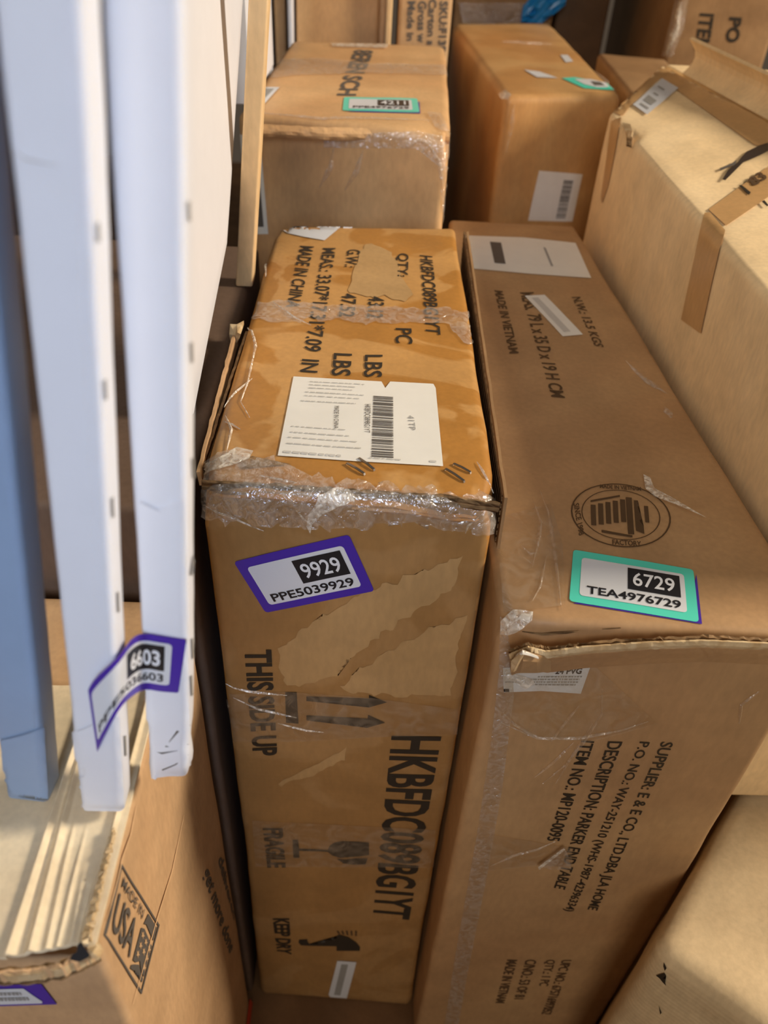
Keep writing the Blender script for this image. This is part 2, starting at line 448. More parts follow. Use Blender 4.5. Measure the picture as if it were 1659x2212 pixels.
def stock_label(frame, colour, number, code, parent_label, name='stock_label', under=None, off=0.0008):
    """coloured sticker: white panel, black number box, code line under it (the 2D code is left blank)"""
    if under: pixpoly(frame.s, 'stock_label', under, M['purple'], off=0.0005, parent=frame.parent, label='purple sticker peeking out from underneath')
    base = decal(frame, name, [rrect(0, 0, 1, 1, 0.03, 1.9)], colour, off, fine=8, label=parent_label)
    decal(frame, 'panel', [rrect(0.075, 0.13, 0.915, 0.86, 0.03, 1.9)], M['gloss_paper'], off + 0.0003, base, fine=8)
    decal(frame, 'number_box', [rrect(0.455, 0.385, 0.875, 0.80)], M['black'], off + 0.0006, base, fine=8)
    if number: text(frame, number, M['whiteink'], (0.495, 0.46, 0.83, 0.72), off + 0.0009, 0.012, base, name='number')
    if code: text(frame, code, M['black'], (0.13, 0.175, 0.87, 0.325), off + 0.0007, 0.02, base, name='code')
    return base

# ---------------------------------------------------------------- setting
def box_struct(name, lo, hi, mat):
    bm = bmesh.new(); bmesh.ops.create_cube(bm, size=1)
    for v in bm.verts: v.co = Vector([lo[i] + (hi[i] - lo[i]) * (v.co[i] + 0.5) for i in range(3)])
    o = bm_obj(name, bm, mat, None); o['kind'] = 'structure'; return o
box_struct('floor', (-2.6, -2.4, -0.05), (2.6, 3.6, 0.0), M['floor'])
box_struct('wall_back', (-2.6, 3.6, -0.05), (2.6, 3.7, 3.9), M['wall'])

# ================================================================ objects
# ---- centre carton (ochre)
ZA = 0.79
a_fl, a_fr, a_br, a_bl = P(430, 1052, z=ZA), P(1077, 1084, z=ZA), P(985, 489, z=ZA), P(598, 486, z=ZA)
A = carton('shipping_box', 'ochre taped carton in the centre lettered THIS SIDE UP and FRAGILE, purple 9929 sticker', 
           [(a_fl.x, a_fl.y - .006, 0), (a_fr.x, a_fr.y - .012, 0), (a_br.x, a_br.y, 0), (a_bl.x, a_bl.y, 0)], [a_fl, a_fr, a_br, a_bl],
           r=0.007, seg=0.013, amp=0.0016, seed=1, mat=M['A'],
           dents=[(a_fl, 0.035, (0.004, 0.004, -0.006)), (a_fr, 0.03, (-0.004, 0.004, -0.006)), (a_bl, 0.03, (0.004, -0.002, -0.006))])
T = A.thing
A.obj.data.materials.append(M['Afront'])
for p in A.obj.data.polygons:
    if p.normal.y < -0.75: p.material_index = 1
text(Frame(A, [(527, 1402), (546, 1632), (600, 1630), (587, 1402)]), 'THIS SIDE UP', M['ink'], bold=0.03)
pixpoly(A, 'arrow_base', [(616, 1494), (641, 1494), (645, 1562), (618, 1560)], M['ink'])
pixpoly(A, 'arrow', [(662, 1503), (797, 1508), (797, 1500), (836, 1516), (797, 1527), (797, 1519), (662, 1513)], M['ink'])
pixpoly(A, 'arrow', [(662, 1544), (794, 1551), (795, 1543), (832, 1560), (793, 1571), (794, 1562), (662, 1555)], M['ink'])
wtext(A, 'HKBFDC089BG1YT', [(843, 1588), (803, 1978), (885, 1986), (955, 1590)], bold=0.025)
wtext(A, 'FRAGILE', [(567, 1788), (577, 1873), (618, 1873), (611, 1788)], bold=0.035)
wtext(A, 'KEEP DRY', [(589, 1983), (599, 2058), (630, 2061), (625, 1983)], bold=0.03)
pixpoly(A, 'glass_symbol', [(632, 1813), (644, 1813), (646, 1832), (690, 1834), (708, 1835), (712, 1826), (722, 1819), (740, 1816), (770, 1817), (797, 1819), (797, 1846), (772, 1849), (735, 1852), (718, 1847), (708, 1839), (690, 1838), (646, 1837), (647, 1852), (634, 1852)], M['ink'])
pixpoly(A, 'glass_symbol', [(728, 1854), (745, 1856), (770, 1853), (794, 1853), (790, 1866), (765, 1867), (742, 1864)], M['ink'])
pixpoly(A, 'umbrella_symbol', [(646, 2029), (664, 2028), (664, 2032), (651, 2033), (652, 2038), (668, 2038), (727, 2039), (727, 2021), (733, 2018), (752, 2023), (770, 2035), (778, 2045), (777, 2053), (727, 2053), (727, 2043), (668, 2042), (650, 2041), (645, 2035)], M['ink'])
for k in range(5): pixpoly(A, 'umbrella_symbol', [(727 + k * 10, 2010), (731 + k * 10, 2010), (735 + k * 9, 2017 + k), (731 + k * 9, 2017 + k)], M['ink2'])
stock_label(Frame(A, [(574, 1322), (809, 1275), (754, 1153), (505, 1212)]), M['purple'], '9929', 'PPE5039929', 'purple bordered sticker')
f = Frame(A, [(709, 2152), (749, 2155), (770, 2077), (727, 2074)])
lb = decal(f, 'barcode_label', [[(0, .06), (.12, 0), (1, 0), (1, 1), (.04, 1)]], M['gloss_paper'], 0.0008, label='white label')
decal(f, 'print', [rrect(.28, .08, .62, .93)], M['grey'], 0.0011, lb)
# top
for s_, q in (('MADE IN CHINA', [(648, 532), (618, 664), (646, 668), (679, 534)]), ('MEAS.: 33.07*17.31*7.09  IN', [(697, 537), (647, 804), (688, 807), (727, 537)]),
              ('G.W.:', [(750, 540), (744, 578), (769, 580), (780, 541)]), ('47.52', [(738, 635), (731, 685), (766, 686), (771, 636)]), ('LBS', [(721, 764), (715, 812), (757, 814), (761, 766)]),
              ('43.12', [(796, 641), (792, 688), (827, 689), (831, 643)]), ('LBS', [(788, 768), (785, 815), (825, 817), (827, 768)]),
              ('QTY:', [(854, 548), (854, 598), (881, 600), (883, 549)]), ('PC', [(854, 710), (854, 742), (892, 745), (889, 711)]), ('HKBFDC089BG1YT', [(906, 552), (919, 722), (952, 725), (934, 555)])):
    wtext(A, s_, q, bold=0.015)
pixpoly(A, 'peeled_patch', [(788, 529), (805, 526), (846, 545), (870, 600), (892, 637), (870, 650), (831, 643), (790, 640), (748, 631), (760, 600), (766, 575)], M['A2'], rough=8, label='paler patch of torn liner')
lb = pixpoly(A, 'shipping_label', [(634, 815), (824, 826), (832, 840), (843, 826), (936, 831), (941, 840), (957, 1009), (766, 998), (600, 986)], M['paper'], off=0.0008, label='large white label, torn at its edge')
f = Frame(A, [(600, 986), (957, 1009), (941, 832), (634, 815)])
barcode(f, (.565, .05, .70, .80), 5, M['ink3'], lb, 0.0012, vertical=True)
def vtext(surf, s, quad, m, par): text(Frame(surf, quad), s, m, off=0.0012, bold=0.0, parent=par, name='label_text')
vtext(A, 'MADE IN CHINA', [(722, 880), (721, 928), (731, 929), (733, 880)], M['ink3'], lb)
vtext(A, 'HKBFDC089BG1YT', [(788, 876), (787, 937), (799, 938), (801, 876)], M['ink3'], lb)
vtext(A, '41TP', [(880, 900), (884, 932), (898, 932), (894, 901)], M['grey'], lb)
textlines(f, [(.12, .5, .93, .010), (.12, .45, .885, .010), (.12, .42, .84, .010), (.1, .5, .78, .012), (.1, .48, .73, .010), (.08, .45, .66, .012), (.05, .4, .33, .01), (.05, .42, .26, .012), (.04, .48, .2, .01), (.04, .5, .13, .012), (.03, .38, .03, .022), (.55, .75, .03, .012), (.92, .96, .03, .02)], 4, M['greyl'], lb, 0.0012)
lb = pixpoly(A, 'shipping_label', [(618, 460), (640, 458), (763, 470), (701, 521), (660, 514), (623, 506), (600, 492)], M['gloss_paper'], off=0.0010, label='white label scrap at the far left corner')
pixpoly(A, 'print', [(622, 466), (650, 470), (672, 466), (690, 462), (684, 470), (708, 471), (686, 474), (694, 484), (676, 475), (648, 475), (628, 474)], M['ink3'], off=0.0014, parent=lb)
# staples
def staple(surf, p0, p1):
    a, b = surf.snap(surf.hit(*p0), 0.0012), surf.snap(surf.hit(*p1), 0.0012)
    d = (b - a).normalized(); n_ = Vector((0, 0, 1)); s_ = d.cross(n_) * 0.0008
    rows = []
    for t_, h in ((0, -0.001), (0.03, 0.0004), (0.5, 0.0009), (0.97, 0.0004), (1, -0.001)):
        c = a.lerp(b, t_) + n_ * h; rows.append([c - s_, c + s_])
    slab('staple', rows, 0.0007, M['metal'], surf.thing, label='steel staple')
for p0, p1 in (((748, 1003), (788, 1027)), ((774, 992), (809, 1018)), ((961, 1015), (1003, 1043)), ((978, 1004), (1017, 1024))): staple(A, p0, p1)
# side boards standing off the top at both long edges
def side_flap(name, p0, p1, zt, depth, dx, par, mat, n=26, wob=0.002, seed=0, thick=0.004, label=None, rise=0.0):
    top_ = lerp_line(P(*p0, z=zt), P(*p1, z=zt), n, wob, seed)
    rows = [top_, [p + Vector((dx * 0.4, 0, -depth * 0.35)) for p in top_], [p + Vector((dx, 0, -depth)) for p in top_]]
    return slab(name, rows, thick, mat, par, label=label)
side_flap('side_flap', (424, 1020), (505, 712), ZA - 0.003, 0.0105, 0.001, T, M['G'], seed=2, wob=.0009, thick=.0022, label='loose side board with a dark gap behind it')
side_flap('side_flap', (432, 1010), (530, 715), ZA - 0.005, 0.0095, 0.001, T, M['inner'], seed=3, wob=.0009, thick=.002)
slab('side_flap', [[P(499, 704, z=ZA), P(512, 706, z=ZA), P(527, 700, z=ZA)], [P(500, 722, z=ZA - .004), P(514, 724, z=ZA - .003), P(520, 722, z=ZA)], [P(501, 735, z=ZA - .010), P(508, 736, z=ZA - .010), P(516, 735, z=ZA - .008)]], 0.003, M['torn'], T)
side_flap('side_flap', (1090, 1075), (1008, 500), ZA - 0.002, 0.043, 0.001, T, M['mid'], seed=4, label='loose side board with frayed edge', wob=0.0008, thick=.002)
side_flap('side_flap', (1084, 1070), (1001, 500), ZA - 0.006, 0.040, 0.001, T, M['inner'], seed=5, wob=0.0008, thick=.002)
# wrinkled lip along the front edge
def lip(surf, line, z0, mat, par, drop=0.012, out=0.004, thick=0.0012, seed=0, n=60, name='crushed_edge', amp=0.0016, label=None):
    pts = []
    for k in range(n + 1):
        t = k / n * (len(line) - 1); i = min(int(t), len(line) - 2)
        a = P(*line[i], z=z0); b = P(*line[i + 1], z=z0); pts.append(a.lerp(b, t - i))
    rows = []
    for j in range(6):
        s_ = j / 5
        rows.append([p + Vector((0, -out * math.sin(math.pi * s_) + noise.noise(Vector((k * .35, j * .6, seed))) * amp, -drop * s_ + noise.noise(Vector((k * .5, j * .8, seed + 7))) * amp)) for k, p in enumerate(pts)])
    return slab(name, rows, thick, mat, par, label=label)
lip(A, [(436, 1036), (560, 1042), (700, 1052), (850, 1062), (960, 1068), (1080, 1086)], ZA + 0.0015, M['inner'], T, drop=0.007, out=0.001, seed=1, amp=0.0014, label='frayed corrugated edge')
ridges(A, [[(440, 1062), (560, 1070), (700, 1082), (850, 1090), (1070, 1104)], [(760, 1096), (900, 1104), (1060, 1112)]], .003, .0022, M['A'], name='buckle')
pixpoly(A, 'tape', [(436, 1010), (470, 985), (540, 990), (700, 1040), (1060, 1075), (1066, 1150), (900, 1128), (700, 1135), (445, 1115)], M['tape2'], off=0.0035, rough=22)
pixpoly(A, 'torn_tape', [(668, 1100), (690, 1070), (730, 1060), (760, 1066), (766, 1078), (730, 1085), (700, 1098), (676, 1120), (672, 1142), (664, 1125)], M['milky'], off=0.0055, label='whitish torn tape')
pixpoly(A, 'torn_tape', [(440, 1012), (470, 1000), (512, 976), (548, 984), (540, 1000), (500, 1016), (452, 1030)], M['milky'], off=0.004)
pixpoly(A, 'tear', [(518, 998), (545, 988), (600, 1000), (630, 1006), (575, 1010), (530, 1014)], M['inner'], off=0.0012, label='dark tear in the board')
pixpoly(A, 'tape', [(545, 690), (560, 655), (600, 650), (700, 660), (800, 662), (940, 668), (1018, 672), (1030, 745), (1000, 742), (960, 700), (800, 700), (680, 690), (600, 700)], M['tape2'], off=0.0012, rough=10)
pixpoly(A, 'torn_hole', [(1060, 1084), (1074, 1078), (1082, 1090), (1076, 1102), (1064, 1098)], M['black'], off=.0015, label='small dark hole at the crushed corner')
pixpoly(A, 'tape', [(480, 1498), (620, 1492), (800, 1505), (990, 1530), (985, 1585), (800, 1590), (650, 1600), (500, 1600)], M['tape'], off=0.0012)
pixpoly(A, 'tape', [(545, 1770), (940, 1790), (935, 1872), (552, 1870)], M['tape'], off=0.0012)
pixpoly(A, 'peeled_patch', [(600, 1400), (700, 1330), (800, 1270), (900, 1240), (1000, 1200), (985, 1265), (880, 1330), (760, 1420), (700, 1470), (620, 1480)], M['A2'], off=0.0004, label='paler band left by tape', rough=14)
pixpoly(A, 'peeled_patch', [(735, 1485), (800, 1430), (900, 1370), (1005, 1330), (990, 1420), (975, 1500), (860, 1505)], M['A2'], off=0.0004, rough=14)
pixpoly(A, 'peeled_patch', [(600, 1690), (680, 1650), (750, 1615), (748, 1640), (680, 1672), (610, 1697)], M['A2'], off=0.0004, rough=10)
ridges(A, [[(440, 1095), (500, 1115), (570, 1145)], [(480, 1480), (540, 1492), (620, 1500)], [(505, 1505), (560, 1530), (640, 1548)], [(600, 1560), (660, 1575), (700, 1580)],
           [(488, 900), (500, 930), (488, 985)], [(540, 700), (552, 750), (535, 830), (520, 870), (540, 905)], [(590, 655), (640, 690), (672, 705)], [(560, 545), (580, 560), (575, 600)], [(470, 870), (510, 850), (545, 820)],
           [(486, 912), (520, 930)], [(1030, 1000), (1050, 1035), (1075, 1065)], [(1040, 1110), (1010, 1135), (1005, 1150)], [(560, 1030), (640, 1046), (620, 1052)], [(640, 1100), (655, 1118), (668, 1128)]], 0.0010, 0.0012, M['milky'])

# ---- right carton (brown, supplier print)
ZB = 0.74
b_fl, b_fr = P(1084, 1338, z=ZB), Vector((0.285, 0.330, ZB))
b_br, b_bl = P(1240, 487, z=ZB), Vector((0.0865, 1.0, ZB))
B = carton('shipping_box', 'large brown carton right of centre printed SUPPLIER and ITEM NO., teal 6729 sticker on top',
           [(b_fl.x, b_fl.y, 0), (0.287, 0.330, 0), (b_br.x, b_br.y, 0), (b_bl.x, b_bl.y, 0)], [b_fl, b_fr, b_br, b_bl],
           r=0.006, seg=0.014, amp=0.0014, seed=4, mat=M['B'], dents=[(b_fl, 0.03, (0.004, 0.004, -0.005))])
T = B.thing
stock_label(Frame(B, [(1229, 1300), (1509, 1346), (1497, 1232), (1238, 1189)]), M['teal'], '6729', 'TEA4976729', 'teal bordered sticker',
            under=[(1238, 1304), (1516, 1349), (1504, 1242), (1490, 1300), (1300, 1290)])
# factory stamp
f = Frame(B, [(1234, 1176), (1456, 1192), (1442, 1054), (1232, 1040)])
decal(f, 'stamp', ringpolys(.5, .5, .485, .5) + ringpolys(.5, .5, .385, .395), M['ink2'], fine=10, label='round factory stamp')
pl = []
for k in range(5):
    x = .2 + k * .075; pl.append([(x, .3 + .02 * k), (x + .05, .3 + .02 * k), (x + .05, .62 + .03 * k), (x, .62 + .03 * k)])
pl += [[(.56, .2), (.62, .2), (.62, .78), (.56, .78)], [(.64, .26), (.72, .22), (.72, .34), (.68, .36), (.68, .74), (.64, .74)], [(.2, .66), (.5, .78), (.5, .81), (.2, .69)], [(.3, .2), (.6, .15), (.6, .18), (.3, .24)], [(.74, .4), (.78, .4), (.78, .66), (.74, .66)]]
decal(f, 'stamp', pl, M['ink2'], fine=10)
text(f, 'FACTORY', M['ink2'], (.40, .025, .68, .1), bold=.02)
text(f, 'MADE IN VIETNAM', M['ink2'], (.30, .9, .72, .965), bold=.02)
text(Frame(B, [(1238, 1090), (1250, 1160), (1262, 1155), (1250, 1088)]), 'SINCE 1998', M['ink2'])
# far top
wtext(B, 'MADE IN VIETNAM', [(1067, 628), (1100, 765), (1121, 764), (1086, 630)], M['ink2'])
wtext(B, 'MEAS.  79 L x 35 D x 19 H CM', [(1122, 633), (1190, 858), (1221, 861), (1153, 632)], M['ink2'])
wtext(B, 'N.W.: 13.5 KGS', [(1234, 643), (1284, 748), (1305, 752), (1254, 642)], M['ink2'])
lb = pixpoly(B, 'shipping_label', [(1006, 510), (1130, 514), (1243, 526), (1277, 602), (1150, 593), (1016, 581)], M['paper'], off=0.0008, label='white label at the far end of the top')
pixpoly(B, 'print', [(1058, 524), (1082, 526), (1092, 572), (1068, 570)], M['ink3'], off=0.0012, parent=lb)
pixpoly(B, 'print', [(1173, 536), (1178, 537), (1195, 577), (1190, 577)], M['grey'], off=0.0012, parent=lb)
f = Frame(B, [(1215, 728), (1259, 724), (1176, 638), (1133, 640)])
lb = decal(f, 'barcode_label', [rrect(0, 0, 1, 1)], M['paper'], 0.0008, label='slanting white strip label')
decal(f, 'print', [rrect(.22, .08, .55, .93)], M['greyl'], 0.0011, lb)
# front
for s_, q in (('SUPPLIER: E & E CO., LTD.DBA JLA HOME', [(1420, 1600), (1262, 1962), (1290, 1966), (1455, 1603)]),
              ('P.O. NO.: WAY-251210 (WHS-1987-42396334)', [(1375, 1600), (1214, 1965), (1238, 1969), (1404, 1602)]),
              ('DESCRIPTION: PARKER END TABLE', [(1313, 1600), (1196, 1916), (1220, 1921), (1345, 1601)]),
              ('ITEM NO.: MP120-0095', [(1255, 1598), (1180, 1814), (1208, 1816), (1284, 1600)]),
              ('UPC NO.: 675716997052', [(1213, 2073), (1169, 2189), (1190, 2191), (1235, 2073)]), ('QTY.: 1 PC', [(1177, 2072), (1160, 2128), (1184, 2129), (1200, 2073)]),
              ('C/NO.: 53 OF 81', [(1135, 2072), (1110, 2157), (1132, 2157), (1160, 2073)]), ('MADE IN VIETNAM', [(1095, 2072), (1070, 2165), (1090, 2166), (1118, 2073)])):
    wtext(B, s_, q, M['ink'] if q[0][1] < 2000 else M['ink2'], bold=0.012)
# shipping label under the torn lip
lb = pixpoly(B, 'shipping_label', [(1086, 1440), (1276, 1434), (1254, 1496), (1170, 1490), (1088, 1493)], M['gloss_paper'], off=0.001, label='white label half hidden by the torn lip')
f = Frame(B, [(1088, 1493), (1254, 1496), (1272, 1436), (1086, 1440)])
textlines(f, [(.42, .95, .62, .05), (.32, .93, .52, .05), (.36, .92, .42, .05), (.30, .9, .32, .05), (.02, .25, .42, .04)], 8, M['grey'], lb, 0.0014)
decal(f, 'print', [rrect(.0, .04, .07, .16)], M['black'], 0.0014, lb)
text(f, '24 PVG', M['black'], (.62, .74, .93, .95), 0.0014, 0.03, lb, name='label_text')
# torn lip along the front
YB = b_fl.y
line = [(1102, 1418), (1140, 1402), (1180, 1412), (1260, 1402), (1400, 1392), (1520, 1388), (1659, 1394), (1776, 1400)]
def on_front(px, py, out=0.0): 
    p = P(px, py, y=YB - out); return p
def liprow(dy, out, seed, amp):
    pts = []
    n = 90
    for k in range(n + 1):
        t = k / n * (len(line) - 1); i = min(int(t), len(line) - 2); fr = t - i
        x = line[i][0] + (line[i + 1][0] - line[i][0]) * fr; y = line[i][1] + (line[i + 1][1] - line[i][1]) * fr
        p = on_front(x, y + dy, out + abs(noise.noise(Vector((k * .3, seed, 0)))) * amp)
        p.z += noise.noise(Vector((k * .9, seed, 4))) * amp * .6; pts.append(p)
    return pts
slab('torn_lip', [liprow(0, 0.011, 1, .001), liprow(10, 0.008, 2, .001), liprow(20, 0.004, 3, .0005), liprow(30, 0.0008, 3, .0003)], 0.0035, M['B'], T, label='front board bowed outwards along its torn upper edge')
slab('torn_edge', [liprow(-7, 0.0135, 5, .0012), liprow(1, 0.0140, 6, .0014), liprow(6, 0.0126, 7, .0012)], 0.0014, M['torn'], T, label='frayed pale edge of the board')
slab('torn_edge', [liprow(-13, 0.008, 9, .0012), liprow(-7, 0.0095, 10, .0014)], 0.0022, M['inner'], T)
# folded ear at the left end
def fp(px, py, o): return P(px, py, y=YB - o)
slab('torn_corner', [[fp(1106, 1456, .016), fp(1124, 1454, .018), fp(1160, 1454, .016), fp(1190, 1450, .012)], [fp(1106, 1428, .018), fp(1130, 1428, .024), fp(1160, 1430, .018), fp(1190, 1430, .013)], [fp(1118, 1412, .018), fp(1129, 1407, .022), fp(1160, 1417, .018), fp(1190, 1420, .013)]], 0.002, M['mid'], T, label='folded torn corner of board')
slab('torn_corner', [[fp(1103, 1453, .018), fp(1109, 1452, .021)], [fp(1104, 1428, .022), fp(1120, 1430, .027)], [fp(1118, 1411, .020), fp(1129, 1406, .026)]], 0.002, M['torn'], T)
slab('torn_corner', [[fp(1117, 1413, .021), fp(1129, 1404, .026), fp(1143, 1409, .022), fp(1160, 1416, .019)], [fp(1120, 1418, .021), fp(1129, 1409, .026), fp(1143, 1414, .022), fp(1160, 1420, .019)]], 0.0015, M['paper'], T)
# tape
pixpoly(B, 'tape', [(1084, 1330), (1095, 1345), (1105, 1420), (1110, 1500), (1085, 1700), (1050, 1900), (1010, 2100), (990, 2212), (960, 2212), (985, 2050), (1030, 1800), (1060, 1600), (1078, 1450)], M['tape2'], off=0.0012)
pixpoly(B, 'torn_tape', [(1088, 1335), (1110, 1322), (1152, 1326), (1150, 1340), (1125, 1356), (1100, 1366), (1086, 1370)], M['milky'], off=0.003, label='bunched silvery tape at the corner')
pixpoly(B, 'torn_tape', [(1092, 1444), (1112, 1450), (1150, 1462), (1155, 1472), (1135, 1484), (1110, 1468), (1094, 1458)], M['milky'], off=0.002)
pixpoly(B, 'tape', [(1085, 1440), (1280, 1430), (1420, 1560), (1270, 1600), (1130, 1585), (1095, 1530)], M['tape'], off=0.0016)
pixpoly(B, 'tape', [(1075, 1120), (1190, 1090), (1215, 1180), (1220, 1310), (1090, 1325), (1080, 1220)], M['tape'], off=0.0012)
pixpoly(B, 'tape', [(1060, 1800), (1150, 1815), (1235, 1830), (1235, 1870), (1150, 1868), (1040, 1880)], M['tape'], off=0.0012)
pixpoly(B, 'torn_tape', [(1160, 1860), (1215, 1820), (1224, 1832), (1234, 1868), (1190, 1869)], M['tape2'], off=0.004, label='lifted tape shard catching the light')
pixpoly(B, 'torn_tape', [(1160, 1858), (1163, 1864), (1219, 1820), (1216, 1816)], M['milky'], off=0.006)
pixpoly(B, 'torn_tape', [(1388, 1030), (1402, 1036), (1412, 1060), (1450, 1080), (1524, 1124), (1460, 1096), (1412, 1078), (1392, 1060)], M['milky'], off=0.0025)
ridges(B, [[(1085, 1535), (1110, 1562), (1150, 1585), (1192, 1598)], [(1085, 1560), (1160, 1592), (1250, 1592), (1340, 1575), (1400, 1556)], [(1300, 1485), (1300, 1540), (1262, 1600), (1220, 1650), (1172, 1690)], [(1252, 1520), (1220, 1560), (1190, 1600)],
           [(1240, 1600), (1200, 1640), (1150, 1680)], [(1280, 1560), (1230, 1640), (1200, 1690)], [(1060, 1868), (1110, 1845), (1160, 1832), (1200, 1815)],
           [(1166, 1062), (1185, 1110), (1196, 1180), (1205, 1260), (1212, 1320)], [(1150, 1080), (1168, 1130), (1160, 1180), (1148, 1230)], [(1180, 1200), (1165, 1270), (1150, 1300)], [(1125, 1180), (1145, 1200), (1160, 1196)], [(1130, 1205), (1150, 1222)], [(1640, 1490), (1600, 1520), (1596, 1560)]], 0.0012, 0.0014, M['tape2'])
ridges(B, [[(1350, 780), (1385, 815), (1440, 852)], [(1380, 812), (1420, 842)], [(1435, 880), (1450, 905)]], 0.003, 0.001, M['tape2'])
ridges(B, [[(1128, 1362), (1170, 1368), (1250, 1362)], [(1300, 1358), (1340, 1356)]], 0.0012, 0.0005, M['inner'], name='scuff')

# ---- kraft carton bottom left (MADE IN USA)
XG = P(536, 2190, z=0).x
g_fr = P(209, 2040, x=XG); ZG = 0.706; g_fr.z = ZG
g_fl = P(-260, 2075, z=ZG); g_fl.x = -.45
yb = 0.370
G = carton('shipping_box', 'kraft carton at lower left printed MADE IN USA, crushed bleached top under the white cartons',
           [(g_fl.x, g_fl.y, 0), (XG, g_fr.y, 0), (XG, yb, 0), (g_fl.x, yb, 0)], [g_fl, g_fr, (XG, yb, ZG), (g_fl.x, yb, ZG)],
           r=0.005, seg=0.011, amp=0.001, seed=8, mat=M['G'], dents=[(g_fr, 0.022, (-0.004, 0.003, -0.008))])
T = G.thing
# top panels, buckled sheets with ridges
def sheet(name, quad, nu, nv, z0, mat, ridges_, par, thick=0.0025, seed=0, label=None):
    q = [P(*p, z=z0) for p in quad]; rows = []
    for j in range(nv + 1):
        row = []
        for i in range(nu + 1):
            u, v = i / nu, j / nv
            p = q[0].lerp(q[1], u).lerp(q[3].lerp(q[2], u), v)
            h = 0
            for (uc0, uc1, wd, ht, v0, v1) in ridges_:
                uc = uc0 + (uc1 - uc0) * v; h += ht * math.exp(-((u - uc) / wd) ** 2) * smoothstep((v1 - v) / 0.25) * smoothstep((v - v0) / 0.15)
            h += noise.noise(p * 25 + Vector((seed, 0, 0))) * 0.0008
            row.append(p + Vector((0, 0, h)))
        rows.append(row)
    return slab(name, rows, thick, mat, par, label=label)
# v runs from the near edge to the far edge
sheet('top_flap', [(-140, 2070), (12, 2068), (203, 1480), (-30, 1480)], 30, 40, ZG + .004, M['Gtop'], [(.3, .5, .08, .001, -1, 2)], T, seed=1)
sheet('top_flap', [(10, 2068), (188, 2034), (319, 1480), (203, 1480)], 60, 60, ZG + .004, M['Gtop'],
      [(.03, .02, .06, .0034, -1, 2), (.30, .10, .05, .0028, -1, .85), (.50, .22, .035, .0014, -1, .5), (.63, .50, .03, .0011, -1, .45), (.80, .5, .05, .0016, -1, .32), (.93, .9, .03, .002, -1, .3)], T, seed=5, label='bleached crumpled top flap')
sheet('top_flap', [(172, 2044), (207, 2036), (344, 1480), (322, 1480)], 12, 60, ZG + .005, M['Gtop'], [(.2, .2, .2, .002, -1, 2)], T, seed=9)
slab('torn_edge', [lerp_line(P(180, 2030, z=ZG + .007), P(248, 1790, z=ZG + .007), 50, .0016, 3), lerp_line(P(196, 2026, z=ZG + .008), P(252, 1792, z=ZG + .008), 50, .0022, 8)], 0.002, M['torn'], T, label='ragged torn liner along the side edge')
# corrugated front rim
def rim(dy, dz, seed, par, mat, h, th=0.004):
    pts = [P(x, y + dy, z=ZG + dz) for x, y in ((-140, 2092), (-40, 2096), (60, 2094), (130, 2082), (180, 2060), (206, 2046))]
    dense = []
    for a, b in zip(pts, pts[1:]): dense += [a.lerp(b, k / 10) for k in range(10)]
    dense.append(pts[-1])
    top_ = [p + Vector((0, noise.noise(Vector((i * .4, seed, 1))) * .0015, noise.noise(Vector((i * .5, seed, 2))) * .0012)) for i, p in enumerate(dense)]
    slab('front_rim', [top_, [p + Vector((0, 0, -h)) for p in top_]], th, mat, par)
rim(-6, .001, 1, T, M['inner'], .012, .003); rim(-1, .003, 2, T, M['G'], .010, .0012); rim(4, .0015, 3, T, M['torn'], .008, .0012)
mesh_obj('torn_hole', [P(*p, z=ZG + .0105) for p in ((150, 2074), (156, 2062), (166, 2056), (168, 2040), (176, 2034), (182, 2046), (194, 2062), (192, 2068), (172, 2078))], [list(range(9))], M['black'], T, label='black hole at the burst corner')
slab('torn_corner', [[P(188, 2048, z=ZG + .004), P(200, 2058, z=ZG + .006), P(216, 2068, z=ZG + .002)], [P(196, 2030, z=ZG + .006), P(210, 2042, z=ZG + .004), P(224, 2052, z=ZG - .002)], [P(200, 2004, z=ZG + .004), P(208, 2020, z=ZG + .002), P(214, 2034, z=ZG - .003)]], .002, M['torn'], T, label='splintered corner')
# USA mark: frame order bl, br, tr, tl
f = Frame(G, [(221, 2020), (304, 2148), (343, 1998), (260, 1864)])
mk = decal(f, 'origin_mark', [rrect(0, 0, 1, .035), rrect(0, .035, .028, .965), rrect(.972, .035, 1, .965), rrect(0, .965, 1, 1)], M['ink3'], fine=14, label='framed MADE IN USA mark with flag')
text(f, 'MADE IN', M['ink3'], (.09, .76, .60, .90), bold=.005, parent=mk)
text(f, 'USA', M['ink3'], (.07, .16, .55, .66), bold=.015, parent=mk)
decal(f, 'flag', [[(.63, .20), (.63, .66), (.70, .70), (.95, .64), (.95, .20), (.86, .22), (.78, .30), (.70, .22)], [(.66, .74), (.72, .78), (.95, .72), (.95, .92), (.70, .93)]], M['ink3'], fine=12, parent=mk)
decal(f, 'flag', [[(.62, .08), (.70, .11), (.78, .17), (.88, .12), (.94, .12), (.94, .17), (.86, .2), (.78, .25), (.68, .18), (.62, .13)]], M['ink3'], fine=12, parent=mk)
def star(cx, cy, r, asp):
    return [(cx + (r if k % 2 == 0 else r * .42) * math.sin(math.pi * k / 5) * asp, cy + (r if k % 2 == 0 else r * .42) * math.cos(math.pi * k / 5)) for k in range(10)]
for cx, cy in ((.69, .60), (.79, .58), (.9, .56), (.70, .46), (.80, .45), (.9, .43), (.69, .33), (.9, .3)):
    decal(f, 'star', [star(cx, cy, .055, .8)], M['G'], off=.0009, parent=mk, fine=20)
wtext(G, 'get more done', [(432, 1895), (492, 2068), (506, 2040), (452, 1865)], M['ink3'], bold=.02)
wtext(G, 'delivered', [(470, 1860), (505, 1990), (515, 1968), (480, 1842)], M['ink3'], bold=.02)
